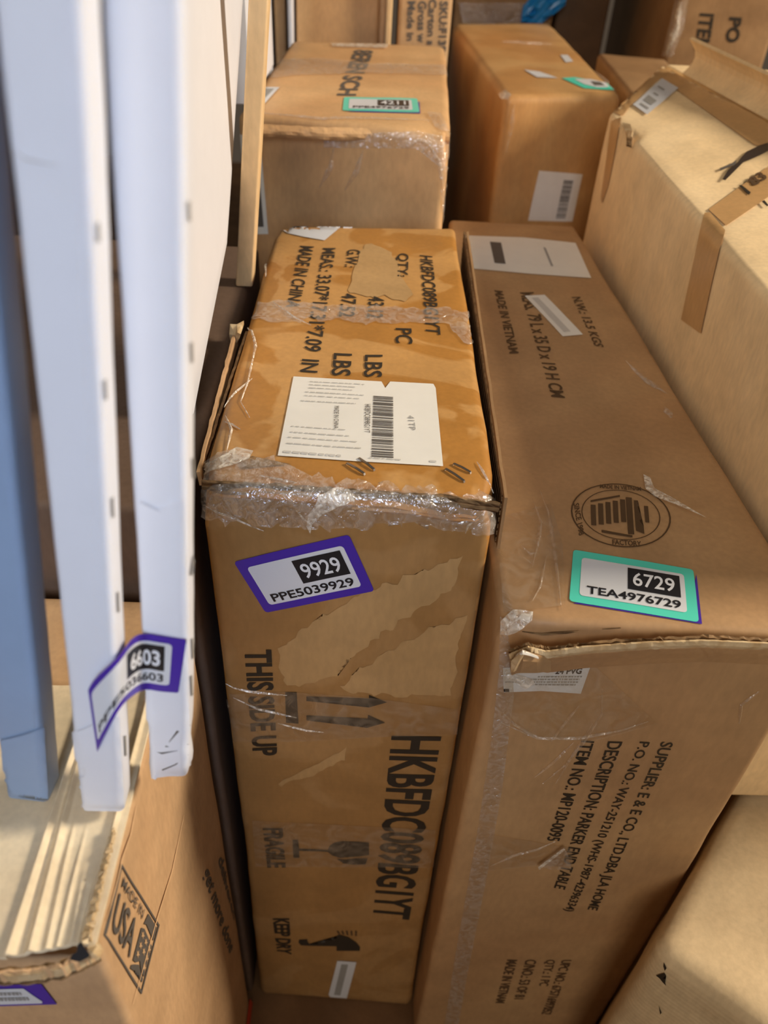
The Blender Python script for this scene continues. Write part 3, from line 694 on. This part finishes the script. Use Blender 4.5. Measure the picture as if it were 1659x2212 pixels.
ridges(G, [[(292, 1740), (280, 1800), (262, 1850), (225, 1990)], [(395, 1760), (370, 1880), (332, 2000), (284, 2170)]], .0010, .0002, M['G'], name='crease')
f = Frame(G, [(-60, 2172), (124, 2166), (90, 2122), (-60, 2126)])
lb = decal(f, 'stock_label', [rrect(0, 0, 1, 1)], M['purple'], .0008, label='purple bordered sticker running out of frame')
decal(f, 'panel', [[(0, .10), (.84, .10), (.86, .2), (.72, .84), (0, .84)]], M['gloss_paper'], .0011, lb)
textlines(f, [(.03, .72, .3, .16), (.03, .66, .56, .14)], 3, M['grey'], lb, .0014)
slab('red_strap', [[Vector((XG + .001, .2, .012)), Vector((XG + .001, yb, .012))], [Vector((XG + .003, .2, .001)), Vector((XG + .003, yb, .001))]], .001, M['red'], T, label='red strip along the foot of the box')

# ---- brown carton behind it, under the white panel
ZH = 0.775
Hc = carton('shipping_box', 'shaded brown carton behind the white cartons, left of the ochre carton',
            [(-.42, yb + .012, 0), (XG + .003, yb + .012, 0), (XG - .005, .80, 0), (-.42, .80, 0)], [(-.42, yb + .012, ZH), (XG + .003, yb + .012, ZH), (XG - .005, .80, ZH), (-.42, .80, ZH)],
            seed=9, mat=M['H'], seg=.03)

# ---- slim white cartons leaning in a row
def slim(label, b0, b1, t0, t1, dt, depth, seed, mat, ext=1.35, zb=ZG + .0095, crush=False):
    """b0,b1: front bottom corners (px); t0,t1: front corners higher up (px) at distance dt"""
    f0, f1 = P(*b0, z=zb), P(*b1, z=zb)
    u0, u1 = P(*t0, d=dt), P(*t1, d=dt)
    u1 = u0 + (u1 - u0).normalized() * (f1 - f0).length
    u0 = f0 + (u0 - f0) * ext; u1 = f1 + (u1 - f1) * ext
    wd = (f1 - f0).normalized(); dv = Vector((-wd.y, wd.x, 0)) * depth
    dn = [(f1, .02, (-.002, .002, .003)), (f1 + Vector((0, .01, .03)), .02, (-.002, 0, 0))] if crush else []
    return carton('white_carton', label, [f0, f1, f1 + dv, f0 + dv], [u0, u1, u1 + dv, u0 + dv], r=.003, seg=.008, amp=.0005, freq=14, seed=seed, mat=mat, dents=dn, cat='carton', group='slim white cartons leaning together')
W3 = slim('slim white carton with creased foot, rightmost, nearest the ochre carton', (324, 1686), (408, 1692), (215, 0), (393, 0), .200, .014, 21, M['white'], crush=True)
W2 = slim('slim white carton with the peeling purple 6603 sticker, middle of the three', (176, 1757), (268, 1758), (18, 330), (205, 340), .205, .017, 22, M['white'])
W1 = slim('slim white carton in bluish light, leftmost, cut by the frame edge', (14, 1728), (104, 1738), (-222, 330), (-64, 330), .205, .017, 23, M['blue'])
for Wn, pts in ((W3, [(404, 455), (411, 760), (414, 1010), (416, 1220), (413, 1400), (411, 1480)]), (W2, [(208, 500), (224, 840), (240, 1095), (252, 1300), (268, 1610)])):
    for x, y in pts:
        pixpoly(Wn, 'print_mark', [(x - 2, y - 22), (x + 2, y - 22), (x + 4, y + 22), (x, y + 22)], M['grey'], off=.0006)
ridges(W3, [[(322, 1602), (360, 1609), (405, 1606)], [(326, 1615), (350, 1624), (385, 1618)], [(324, 1642), (352, 1660), (380, 1648), (404, 1628)], [(408, 1565), (385, 1576), (366, 1600)]], .0007, .0003, M['ink3'], name='crease')
ridges(W2, [[(18, 332), (60, 342), (128, 356)]], .0002, .0002, M['greyl'], name='crease')
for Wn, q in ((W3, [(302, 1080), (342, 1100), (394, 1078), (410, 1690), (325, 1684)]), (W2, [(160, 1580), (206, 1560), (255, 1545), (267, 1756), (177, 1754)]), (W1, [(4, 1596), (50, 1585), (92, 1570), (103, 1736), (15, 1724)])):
    pixpoly(Wn, 'end_flap', q, M['white'] if Wn is not W1 else M['blue'], off=.0009, label='overlapping end flap')  # raised patch in the carton's own board colour
# ribbon-like sticker bridging the gap between the two cartons
cols = [((190, 1490), (210, 1625)), ((207, 1465), (222, 1598)), ((254, 1420), (256, 1535)), ((283, 1382), (286, 1504)), ((308, 1369), (313, 1490)), ((350, 1374), (348, 1494)), ((403, 1381), (385, 1497))]
def rib(px, i):
    dist = lambda p: (p - CAM).length
    a = dist(W2.hit(min(px[0], 256), px[1])); b = dist(W3.hit(max(px[0], 330), px[1]))
    t = (0, 0.0, 0.0, 0.5, 1, 1, 1)[i]
    return CAM + ray(*px).normalized() * (a * (1 - t) + b * t - (.006 if i < 3 else .003))
ct = [rib(c[0], i) for i, c in enumerate(cols)]
cb = [rib(c[1], i) for i, c in enumerate(cols)]
class Ribbon:
    s = None; parent = W3.thing
    def pt(self, u, v, off):
        t = u * (len(ct) - 1); i = min(int(t), len(ct) - 2); fr = t - i
        def cr(L):
            p0, p1, p2, p3 = L[max(i - 1, 0)], L[i], L[i + 1], L[min(i + 2, len(L) - 1)]
            return 0.5 * ((2 * p1) + (p2 - p0) * fr + (2 * p0 - 5 * p1 + 4 * p2 - p3) * fr ** 2 + (3 * p1 - p0 - 3 * p2 + p3) * fr ** 3)
        p = cr(cb).lerp(cr(ct), v); return p + (CAM - p).normalized() * off
rb = Ribbon()
lb = decal(rb, 'stock_label', [rrect(0, 0, 1, 1, .02, 1.9)], M['purple'], .0002, fine=40, label='bent purple bordered sticker')
decal(rb, 'panel', [rrect(.075, .13, .90, .88, .03, 1.9)], M['gloss_paper'], .0006, lb, fine=40)
decal(rb, 'number_box', [rrect(.44, .385, .855, .83)], M['black'], .0009, lb, fine=40)
text(rb, '6603', M['whiteink'], (.49, .46, .82, .74), .0012, .03, lb, name='number')
text(rb, 'PPE5036603', M['black'], (.13, .18, .85, .33), .0010, .02, lb, name='code')

# ---- white panel carton behind them
p0 = P(420, 900, z=ZH + .002); 
xw = p0.x
pA = Vector((xw, p0.y, p0.z)); pB = P(490, 530, x=xw); pC = P(507, 200, x=xw); pD = P(526, 0, x=xw)
up_ = (pD - pB); 
WP = carton('white_panel_box', 'broad white carton standing behind the slim ones, its low edge slanting upwards', [(xw - .014, pA.y, pA.z), (xw, pA.y, pA.z), pB, pB + Vector((-.014, 0, 0))],
            [(xw - .014, pA.y - .01, 1.25), (xw, pA.y - .01, 1.25), pB + up_ * 1.6, pB + up_ * 1.6 + Vector((-.014, 0, 0))], r=.003, seg=.02, amp=.0005, seed=31, mat=M['white'], cat='carton')

# ---- pine board
def board(name, label, cat, px_bl, px_br, px_tr, px_tl, y, zb, thick, mat, ytop=None, group=None, ext=0.0):
    q = [P(*px_bl, y=y), P(*px_br, y=y), P(*px_tr, y=ytop or y), P(*px_tl, y=ytop or y)]
    dl = (q[3] - q[0]); dr = (q[2] - q[1])
    q[3] = q[3] + dl * ext; q[2] = q[2] + dr * ext
    if zb is not None:
        q[0] = q[0] - dl * ((q[0].z - zb) / dl.z); q[1] = q[1] - dr * ((q[1].z - zb) / dr.z)
    t_ = Vector((0, thick, 0))
    return carton(name, label, [q[0], q[1], q[1] + t_, q[0] + t_], [q[3], q[2], q[2] + t_, q[3] + t_], r=min(.002, thick * .3), seg=.03, amp=.0003, seed=41, mat=mat, cat=cat, group=group)
board('wooden_board', 'narrow pale pine board standing upright left of the centre cartons', 'board', (507, 660), (543, 660), (580, 0), (536, 0), .70, ZH + .001, .018, M['lath'], ext=.3)

# ---- carton behind the centre one
ZD = 0.865
d_fl, d_fr, d_br, d_bl = P(512, 243, z=ZD), P(976, 288, z=ZD), P(963, 97, z=ZD), P(628, 88, z=ZD)
D = carton('shipping_box', 'tan taped carton directly behind the ochre one, small teal sticker on its top',
           [(d_fl.x, d_fl.y, 0), (d_fr.x, d_fr.y, 0), (d_br.x, d_br.y, 0), (d_bl.x, d_bl.y, 0)], [d_fl, d_fr, d_br, d_bl],
           r=.010, seg=.02, amp=.002, seed=51, mat=M['D'], dents=[(d_fr, .05, (-.006, .006, -.008))])
T = D.thing
stock_label(Frame(D, [(740, 240), (906, 244), (901, 214), (743, 211)]), M['teal'], '4211', 'PPE4976729', 'small teal sticker', under=[(745, 242), (908, 246), (906, 220), (880, 236)])
wtext(D, '8EREN SCH', [(765, 108), (727, 207), (769, 208), (808, 110)], M['ink3'], bold=.03)
f = Frame(D, [(540, 505), (580, 505), (562, 290), (520, 290)])
lb = decal(f, 'shipping_label', [rrect(0, 0, 1, 1)], M['paper'], .001, label='white barcode label')
decal(f, 'print', [rrect(.2, .08, .80, .5)], M['ink3'], .0014, lb)
lb = pixpoly(D, 'shipping_label', [(560, 190), (604, 190), (566, 232), (556, 236)], M['gloss_paper'], off=.001, label='white label corner')
pixpoly(D, 'print', [(562, 194), (592, 194), (566, 220)], M['grey'], off=.0014, parent=lb)
pixpoly(D, 'tape', [(600, 130), (700, 128), (800, 140), (960, 142), (965, 165), (800, 160), (640, 165), (572, 172)], M['tape2'], off=.0015)
pixpoly(D, 'tape', [(700, 290), (900, 285), (972, 300), (976, 380), (968, 430), (950, 360), (900, 320), (700, 318)], M['tape2'], off=.0015)
pixpoly(D, 'torn_tape', [(715, 96), (838, 98), (836, 107), (718, 103)], M['milky'], off=.002)
pixpoly(D, 'torn_tape', [(922, 245), (952, 248), (970, 290), (940, 280)], M['tape2'], off=.002)
ridges(D, [[(720, 320), (715, 360), (690, 405)], [(785, 325), (770, 370), (745, 410)], [(900, 300), (930, 315), (940, 330)], [(905, 310), (918, 325)], [(930, 320), (950, 350), (955, 480)], [(560, 245), (700, 258), (930, 262)], [(810, 140), (893, 143)]], .003, .0016, M['tape2'])
lip(D, [(540, 268), (700, 276), (850, 278), (972, 284)], ZD - .004, M['D'], T, drop=.012, out=.004, seed=5, amp=.001, name='folded_edge')

# ---- dark gap carton with glossy top, right of it
ZE = 0.845
e_fl, e_fr, e_br, e_bl = P(1092, 206, z=ZE), P(1345, 206, z=ZE), P(1190, 48, z=ZE), P(978, 52, z=ZE)
E_ = carton('shipping_box', 'glossy brown carton at upper right centre, teal sticker foreshortened on its near edge',
            [(e_fl.x, e_fl.y, 0), (e_fr.x, e_fr.y, 0), (e_br.x, e_br.y, 0), (e_bl.x, e_bl.y, 0)], [e_fl, e_fr, e_br, e_bl],
            r=.012, seg=.025, amp=.002, seed=61, mat=M['E'])
T = E_.thing
f = Frame(E_, [(1140, 476), (1236, 478), (1258, 376), (1164, 368)])
lb = decal(f, 'shipping_label', [rrect(0, 0, 1, 1)], M['paper'], .001, label='white barcode label low on the front')
barcode(f, (.60, .06, .82, .86), 9, M['ink3'], lb, .0014, vertical=True)
lb = pixpoly(E_, 'stock_label', [(1213, 170), (1240, 168), (1300, 178), (1348, 190), (1320, 196), (1262, 192)], M['teal'], off=.001, label='teal sticker')
pixpoly(E_, 'panel', [(1240, 173), (1275, 173), (1318, 183), (1330, 190), (1290, 191), (1262, 184)], M['gloss_paper'], off=.0014, parent=lb)
pixpoly(E_, 'print', [(1275, 178), (1296, 180), (1306, 187), (1284, 187)], M['ink3'], off=.0018, parent=lb)
pixpoly(E_, 'small_label', [(1210, 120), (1226, 120), (1238, 134), (1222, 136)], M['gloss_paper'], off=.001, label='tiny white label')
pixpoly(E_, 'small_label', [(1132, 152), (1165, 156), (1205, 170), (1160, 168)], M['gloss_paper'], off=.001)
lip(E_, [(1095, 206), (1160, 208), (1250, 212), (1310, 213)], ZE - .006, M['inner'], T, drop=.012, out=.006, seed=6, amp=.002)
pixpoly(E_, 'torn_tape', [(1080, 204), (1094, 198), (1104, 208), (1098, 216), (1086, 214)], M['milky'], off=.003)
ridges(E_, [[(1110, 225), (1105, 270), (1092, 330)], [(1085, 92), (1140, 96), (1190, 97)], [(1300, 130), (1330, 160), (1352, 176)]], .003, .003, M['tape2'])

# ---- tall pale carton at the right, slightly open
ZC = 0.858
c_bl = P(1316, 246, z=ZC); c_br = P(1430, 137, z=.882)
c_n = P(1659, 640, z=ZC); dlt = (c_n - c_bl); c_fl = c_bl + dlt * 1.335
h_n = P(1659, 262, z=.882); c_fr = c_br + (h_n - c_br) * ((c_fl.y - c_br.y) / (h_n.y - c_br.y))
ZI = 0.457
C_ = carton('shipping_box', 'tall pale carton on the right with one flap raised and black marker scribble on top',
            [(c_fl.x + .003, c_fl.y, ZI + .012), (c_fr.x + .06, c_fl.y, ZI + .012), (c_br.x + .12, c_br.y, ZI + .012), (c_bl.x - .002, c_bl.y, ZI + .012)], [c_fl, c_fr, c_br, c_bl],
            r=.008, seg=.018, amp=.0022, seed=71, mat=M['C'], dents=[(P(1357, 295, z=ZC), .02, (.006, 0, -.006))])
T = C_.thing
carton('body', '', [(c_fr.x + .064, c_fl.y, ZI + .012), (.86, c_fl.y, ZI + .012), (.86, c_br.y, ZI + .012), (c_br.x + .124, c_br.y, ZI + .012)],
       [c_fr + Vector((.004, 0, 0)), (.86, c_fl.y, .882), (.86, c_br.y, .882), c_br + Vector((.004, 0, 0))], r=.004, seg=.03, amp=.001, seed=72, mat=M['C'], parent=T, body='far_half')  # unseen side, widened to throw shade on the cartons around it
# raised flap
fb0 = P(1474, 158, z=.883); tdir = (h_n - c_br).normalized()
fb1 = fb0 + tdir * ((c_fl.y + .02 - fb0.y) / tdir.y)
fh = P(1489, 84, y=fb0.y + .01) - fb0; f1h = Vector((fh.x + .02, fh.y, fh.z * .80))
rows = []
for k in range(7):
    s_ = k / 6; rows.append([fb0.lerp(fb1, j / 12) + (fh.lerp(f1h, j / 12)) * s_ + Vector((.012 * math.sin(math.pi * s_), 0, 0)) for j in range(13)])
slab('raised_flap', rows, .004, M['C'], T, label='flap standing up along the far edge')
pixpoly(C_, 'tape', [(1306, 236), (1332, 207), (1426, 140), (1440, 141), (1444, 160), (1426, 170), (1365, 226), (1345, 252)], M['browntape'], off=.0012, label='buff packing tape')
pixpoly(C_, 'tape', [(1426, 170), (1444, 146), (1659, 268), (1659, 318), (1630, 315), (1465, 198)], M['browntape'], off=.0010)
pixpoly(C_, 'tape', [(1322, 262), (1342, 255), (1332, 320), (1316, 400), (1302, 440), (1300, 425), (1312, 340)], M['browntape'], off=.0012)
pixpoly(C_, 'tape', [(1530, 455), (1659, 362), (1659, 428), (1568, 490)], M['browntape'], off=.0012)
pixpoly(C_, 'tape', [(1522, 462), (1534, 462), (1566, 500), (1540, 610), (1516, 720), (1474, 690), (1502, 560)], M['browntape'], off=.0012)
f = Frame(C_, [(1367, 229), (1398, 251), (1465, 193), (1430, 172)])
lb = decal(f, 'price_label', [rrect(0, 0, 1, 1)], M['gloss_paper'], .0018, label='small white barcode label')
decal(f, 'print', [rrect(.2, .24, .75, .42), rrect(.25, .1, .8, .15), rrect(.3, .52, .6, .56), rrect(.2, .72, .6, .76)], M['grey'], .0022, lb)
pixpoly(C_, 'marker_scribble', [(1560, 392), (1572, 372), (1584, 362), (1594, 354), (1600, 345), (1612, 332), (1640, 318), (1659, 312), (1659, 330), (1640, 340), (1622, 348), (1606, 354), (1592, 368), (1578, 382), (1566, 394)], M['black'], off=.002, label='black marker scribble')
pixpoly(C_, 'marker_scribble', [(1554, 368), (1580, 357), (1590, 350), (1588, 360), (1572, 366), (1556, 373)], M['ink3'], off=.002)
pixpoly(C_, 'tick_box', [(1595, 405), (1601, 404), (1621, 420), (1617, 426)], M['ink'], off=.002)
pixpoly(C_, 'tick_box', [(1601, 404), (1603, 402), (1612, 394), (1613, 396)], M['ink'], off=.002)
pixpoly(C_, 'tick_box', [(1644, 440), (1650, 437), (1659, 448), (1656, 451)], M['ink'], off=.002)
wtext(C_, '83', [(1628, 408), (1659, 388), (1640, 374), (1612, 392)], M['ink2'], off=.002, bold=.04)
slab('torn_corner', [[P(1345, 268, z=ZC + .003), P(1362, 272, z=ZC + .006)], [P(1352, 284, z=ZC + .004), P(1368, 286, z=ZC + .007)], [P(1358, 300, z=ZC - .002), P(1366, 302, z=ZC)]], .002, M['torn'], T)
slab('torn_corner', [[P(1354, 296, z=ZC + .002), P(1366, 298, z=ZC + .002)], [P(1356, 316, z=ZC - .006), P(1364, 320, z=ZC - .006)]], .002, M['inner'], T)

# ---- sand carton at lower right, turned
ZIt = .46
i0 = P(1409, 2045, z=ZIt)
i1 = P(1659, 1580, z=ZIt)
de = (i1 - i0).normalized(); dp = Vector((de.y, -de.x, 0))
i1 = i0 + de * .62; i3 = i0 + dp * .55 ; i2 = i1 + dp * .55
low = lambda p: Vector((p.x, p.y, 0))
I_ = carton('shipping_box', 'pale sand carton at lower right corner, turned, bright top with small pen marks', [low(i0), low(i3), low(i2), low(i1)], [i0, i3, i2, i1], r=.016, seg=.016, amp=.0022, freq=10, seed=81, mat=M['I'])
for pl_ in ([(1435, 2078), (1441, 2090), (1437, 2096), (1434, 2086)], [(1418, 2106), (1436, 2100), (1440, 2106), (1430, 2112), (1438, 2122), (1440, 2128), (1432, 2120), (1426, 2112)], [(1424, 2170), (1430, 2186), (1427, 2190)]):
    pixpoly(I_, 'pen_mark', pl_, M['ink'], off=.0008)
print('ZI', ZIt, i0, i1)

# ---- background row
def bgbox(name, label, px, y, ztop, depth, mat, zb=0.0, seed=0, cat='box', xr=None, group=None, lean=0.0, r=.006):
    """px: (left, right, row) of the front face at distance y"""
    l, rr = P(px[0], px[2], y=y), P(px[1], px[2], y=y)
    x0, x1 = l.x, (rr.x if xr is None else xr)
    return carton(name, label, [(x0, y, zb), (x1, y, zb), (x1, y + depth, zb), (x0, y + depth, zb)], [(x0 + lean, y, ztop), (x1 + lean, y, ztop), (x1 + lean, y + depth, ztop), (x0 + lean, y + depth, ztop)], r=r, seg=.04, amp=.001, seed=seed, mat=mat, cat=cat, group=group)
yk = max(d_br.y, d_bl.y) + .03
K1 = bgbox('shipping_box', 'plain brown carton standing behind the tan one at top centre', (640, 818, 60), yk + .02, 1.45, .25, M['D'], seed=91)
bgbox('wooden_board', 'slim light board edge right of the plain brown carton at top', (833, 845, 60), yk, 1.4, .02, M['lath'], cat='board', r=.002)
bgbox('cardboard_strip', 'tan corner strip between the plain brown carton and a light board edge', (820, 831, 60), yk + .005, 1.4, .02, M['G'], cat='strip', r=.002)
bgbox('white_sheet', 'thin white panel edge left of the plain brown carton at top', (619, 628, 60), yk, 1.42, .3, M['white'], cat='sheet', r=.0015, lean=.004)
bgbox('shipping_box', 'narrow tan carton between two white panel edges at top left', (594, 616, 80), yk + .01, 1.42, .25, M['F'], seed=93)
bgbox('white_sheet', 'thin white panel edge just right of the pine board', (574, 584, 60), yk, 1.42, .25, M['white'], cat='sheet', r=.0015)
F_ = bgbox('shipping_box', 'fawn carton lettered SKU and Carton behind the tan one at top', (858, 971, 80), yk + .03, 1.45, .22, M['F'], seed=94)
for s_, q in (('SKU:F13P', [(950, 2), (946, 113), (963, 113), (968, 2)]), ('Carton s', [(926, -2), (922, 97), (938, 97), (944, -2)]), ('Gross w', [(903, 2), (901, 92), (918, 92), (922, 2)]), ('Made in', [(880, 2), (878, 88), (893, 88), (898, 2)])):
    wtext(F_, s_, q, M['ink3'], bold=.03)
# white sheet on the tan carton's left corner
q0, q1 = P(503, 226, z=ZD + .006), P(518, 214, z=ZD + .006)
WS = carton('white_sheet', 'white panel between the broad white carton and the pine board', [q0, q0 + Vector((.02, 0, 0)), q0 + Vector((.02, .2, 0)), q0 + Vector((0, .2, 0))], [q0 + Vector((.0, 0, .45)), q0 + Vector((.02, 0, .45)), q0 + Vector((.02, .2, .45)), q0 + Vector((0, .2, .45))], r=.002, seg=.03, seed=95, mat=M['white'], cat='sheet')

# dark film-wrapped carton behind the glossy one
yj = e_br.y + .06
J = bgbox('shipping_box', 'dark film wrapped carton at top with a scrap of blue plastic on it', (978, 1196, 30), yj, 1.3, .4, M['mid'], seed=96)
pixpoly(J, 'stretch_film', [(990, 5), (1190, 5), (1194, 60), (1100, 50), (1000, 55)], M['tape2'], off=.004, label='stretch film')
b0 = P(1175, 15, y=yj - .02)
rows = []
for k in range(9):
    rows.append([b0 + Vector(((k - 4) * .010 + noise.noise(Vector((k, j, 0))) * .008, noise.noise(Vector((k * .7, j, 3))) * .012, (j - 3) * .009 * (1 - abs(k - 4) / 7) + (k - 4) * .004 + noise.noise(Vector((k, j * .6, 7))) * .006)) for j in range(8)])
slab('blue_plastic', rows, .001, M['bluefilm'], J.thing, label='scrap of bright blue plastic')
J2 = bgbox('shipping_box', 'dark grey-brown carton right of the film wrapped one at top', (1196, 1308, 60), yj + .02, 1.35, .4, M['dark'], seed=97)
# carton with PO / ITE print
yl = 1.62
l0 = P(1440, 110, y=yl); l1 = P(1648, 110, y=yl)
L_ = carton('shipping_box', 'carton at top right lettered PO and ITE with silvery taped corner', [(l0.x, yl, 0), (l1.x, yl - .02, 0), (l1.x + .05, yl + .45, 0), (l0.x + .02, yl + .55, 0)], [(l0.x, yl, 1.4), (l1.x, yl - .02, 1.4), (l1.x + .05, yl + .45, 1.4), (l0.x + .02, yl + .55, 1.4)], r=.008, seg=.04, amp=.001, seed=98, mat=M['mid'])
wtext(L_, 'ITEM', [(1512, 28), (1500, 108), (1530, 112), (1543, 30)], M['ink'], bold=.03)
wtext(L_, 'PO', [(1576, 36), (1565, 92), (1596, 92), (1603, 38)], M['ink'], bold=.04)
pixpoly(L_, 'tape', [(1462, 0), (1486, 0), (1476, 60), (1452, 122), (1432, 122), (1448, 60)], M['tape2'], off=.003)
ridges(L_, [[(1470, 5), (1462, 60), (1440, 118)]], .006, .003, M['milky'])
# low carton filling between the glossy and the pale one
o0, o1, o2, o3 = P(1365, 205, z=.84), P(1500, 200, z=.84), P(1440, 128, z=.84), P(1290, 112, z=.84)
O_ = carton('shipping_box', 'film wrapped low carton wedged between the glossy and the pale carton', [low(o0), low(o1), low(o2), low(o3)], [o0, o1, o2, o3], r=.008, seg=.03, amp=.002, seed=99, mat=M['mid'])
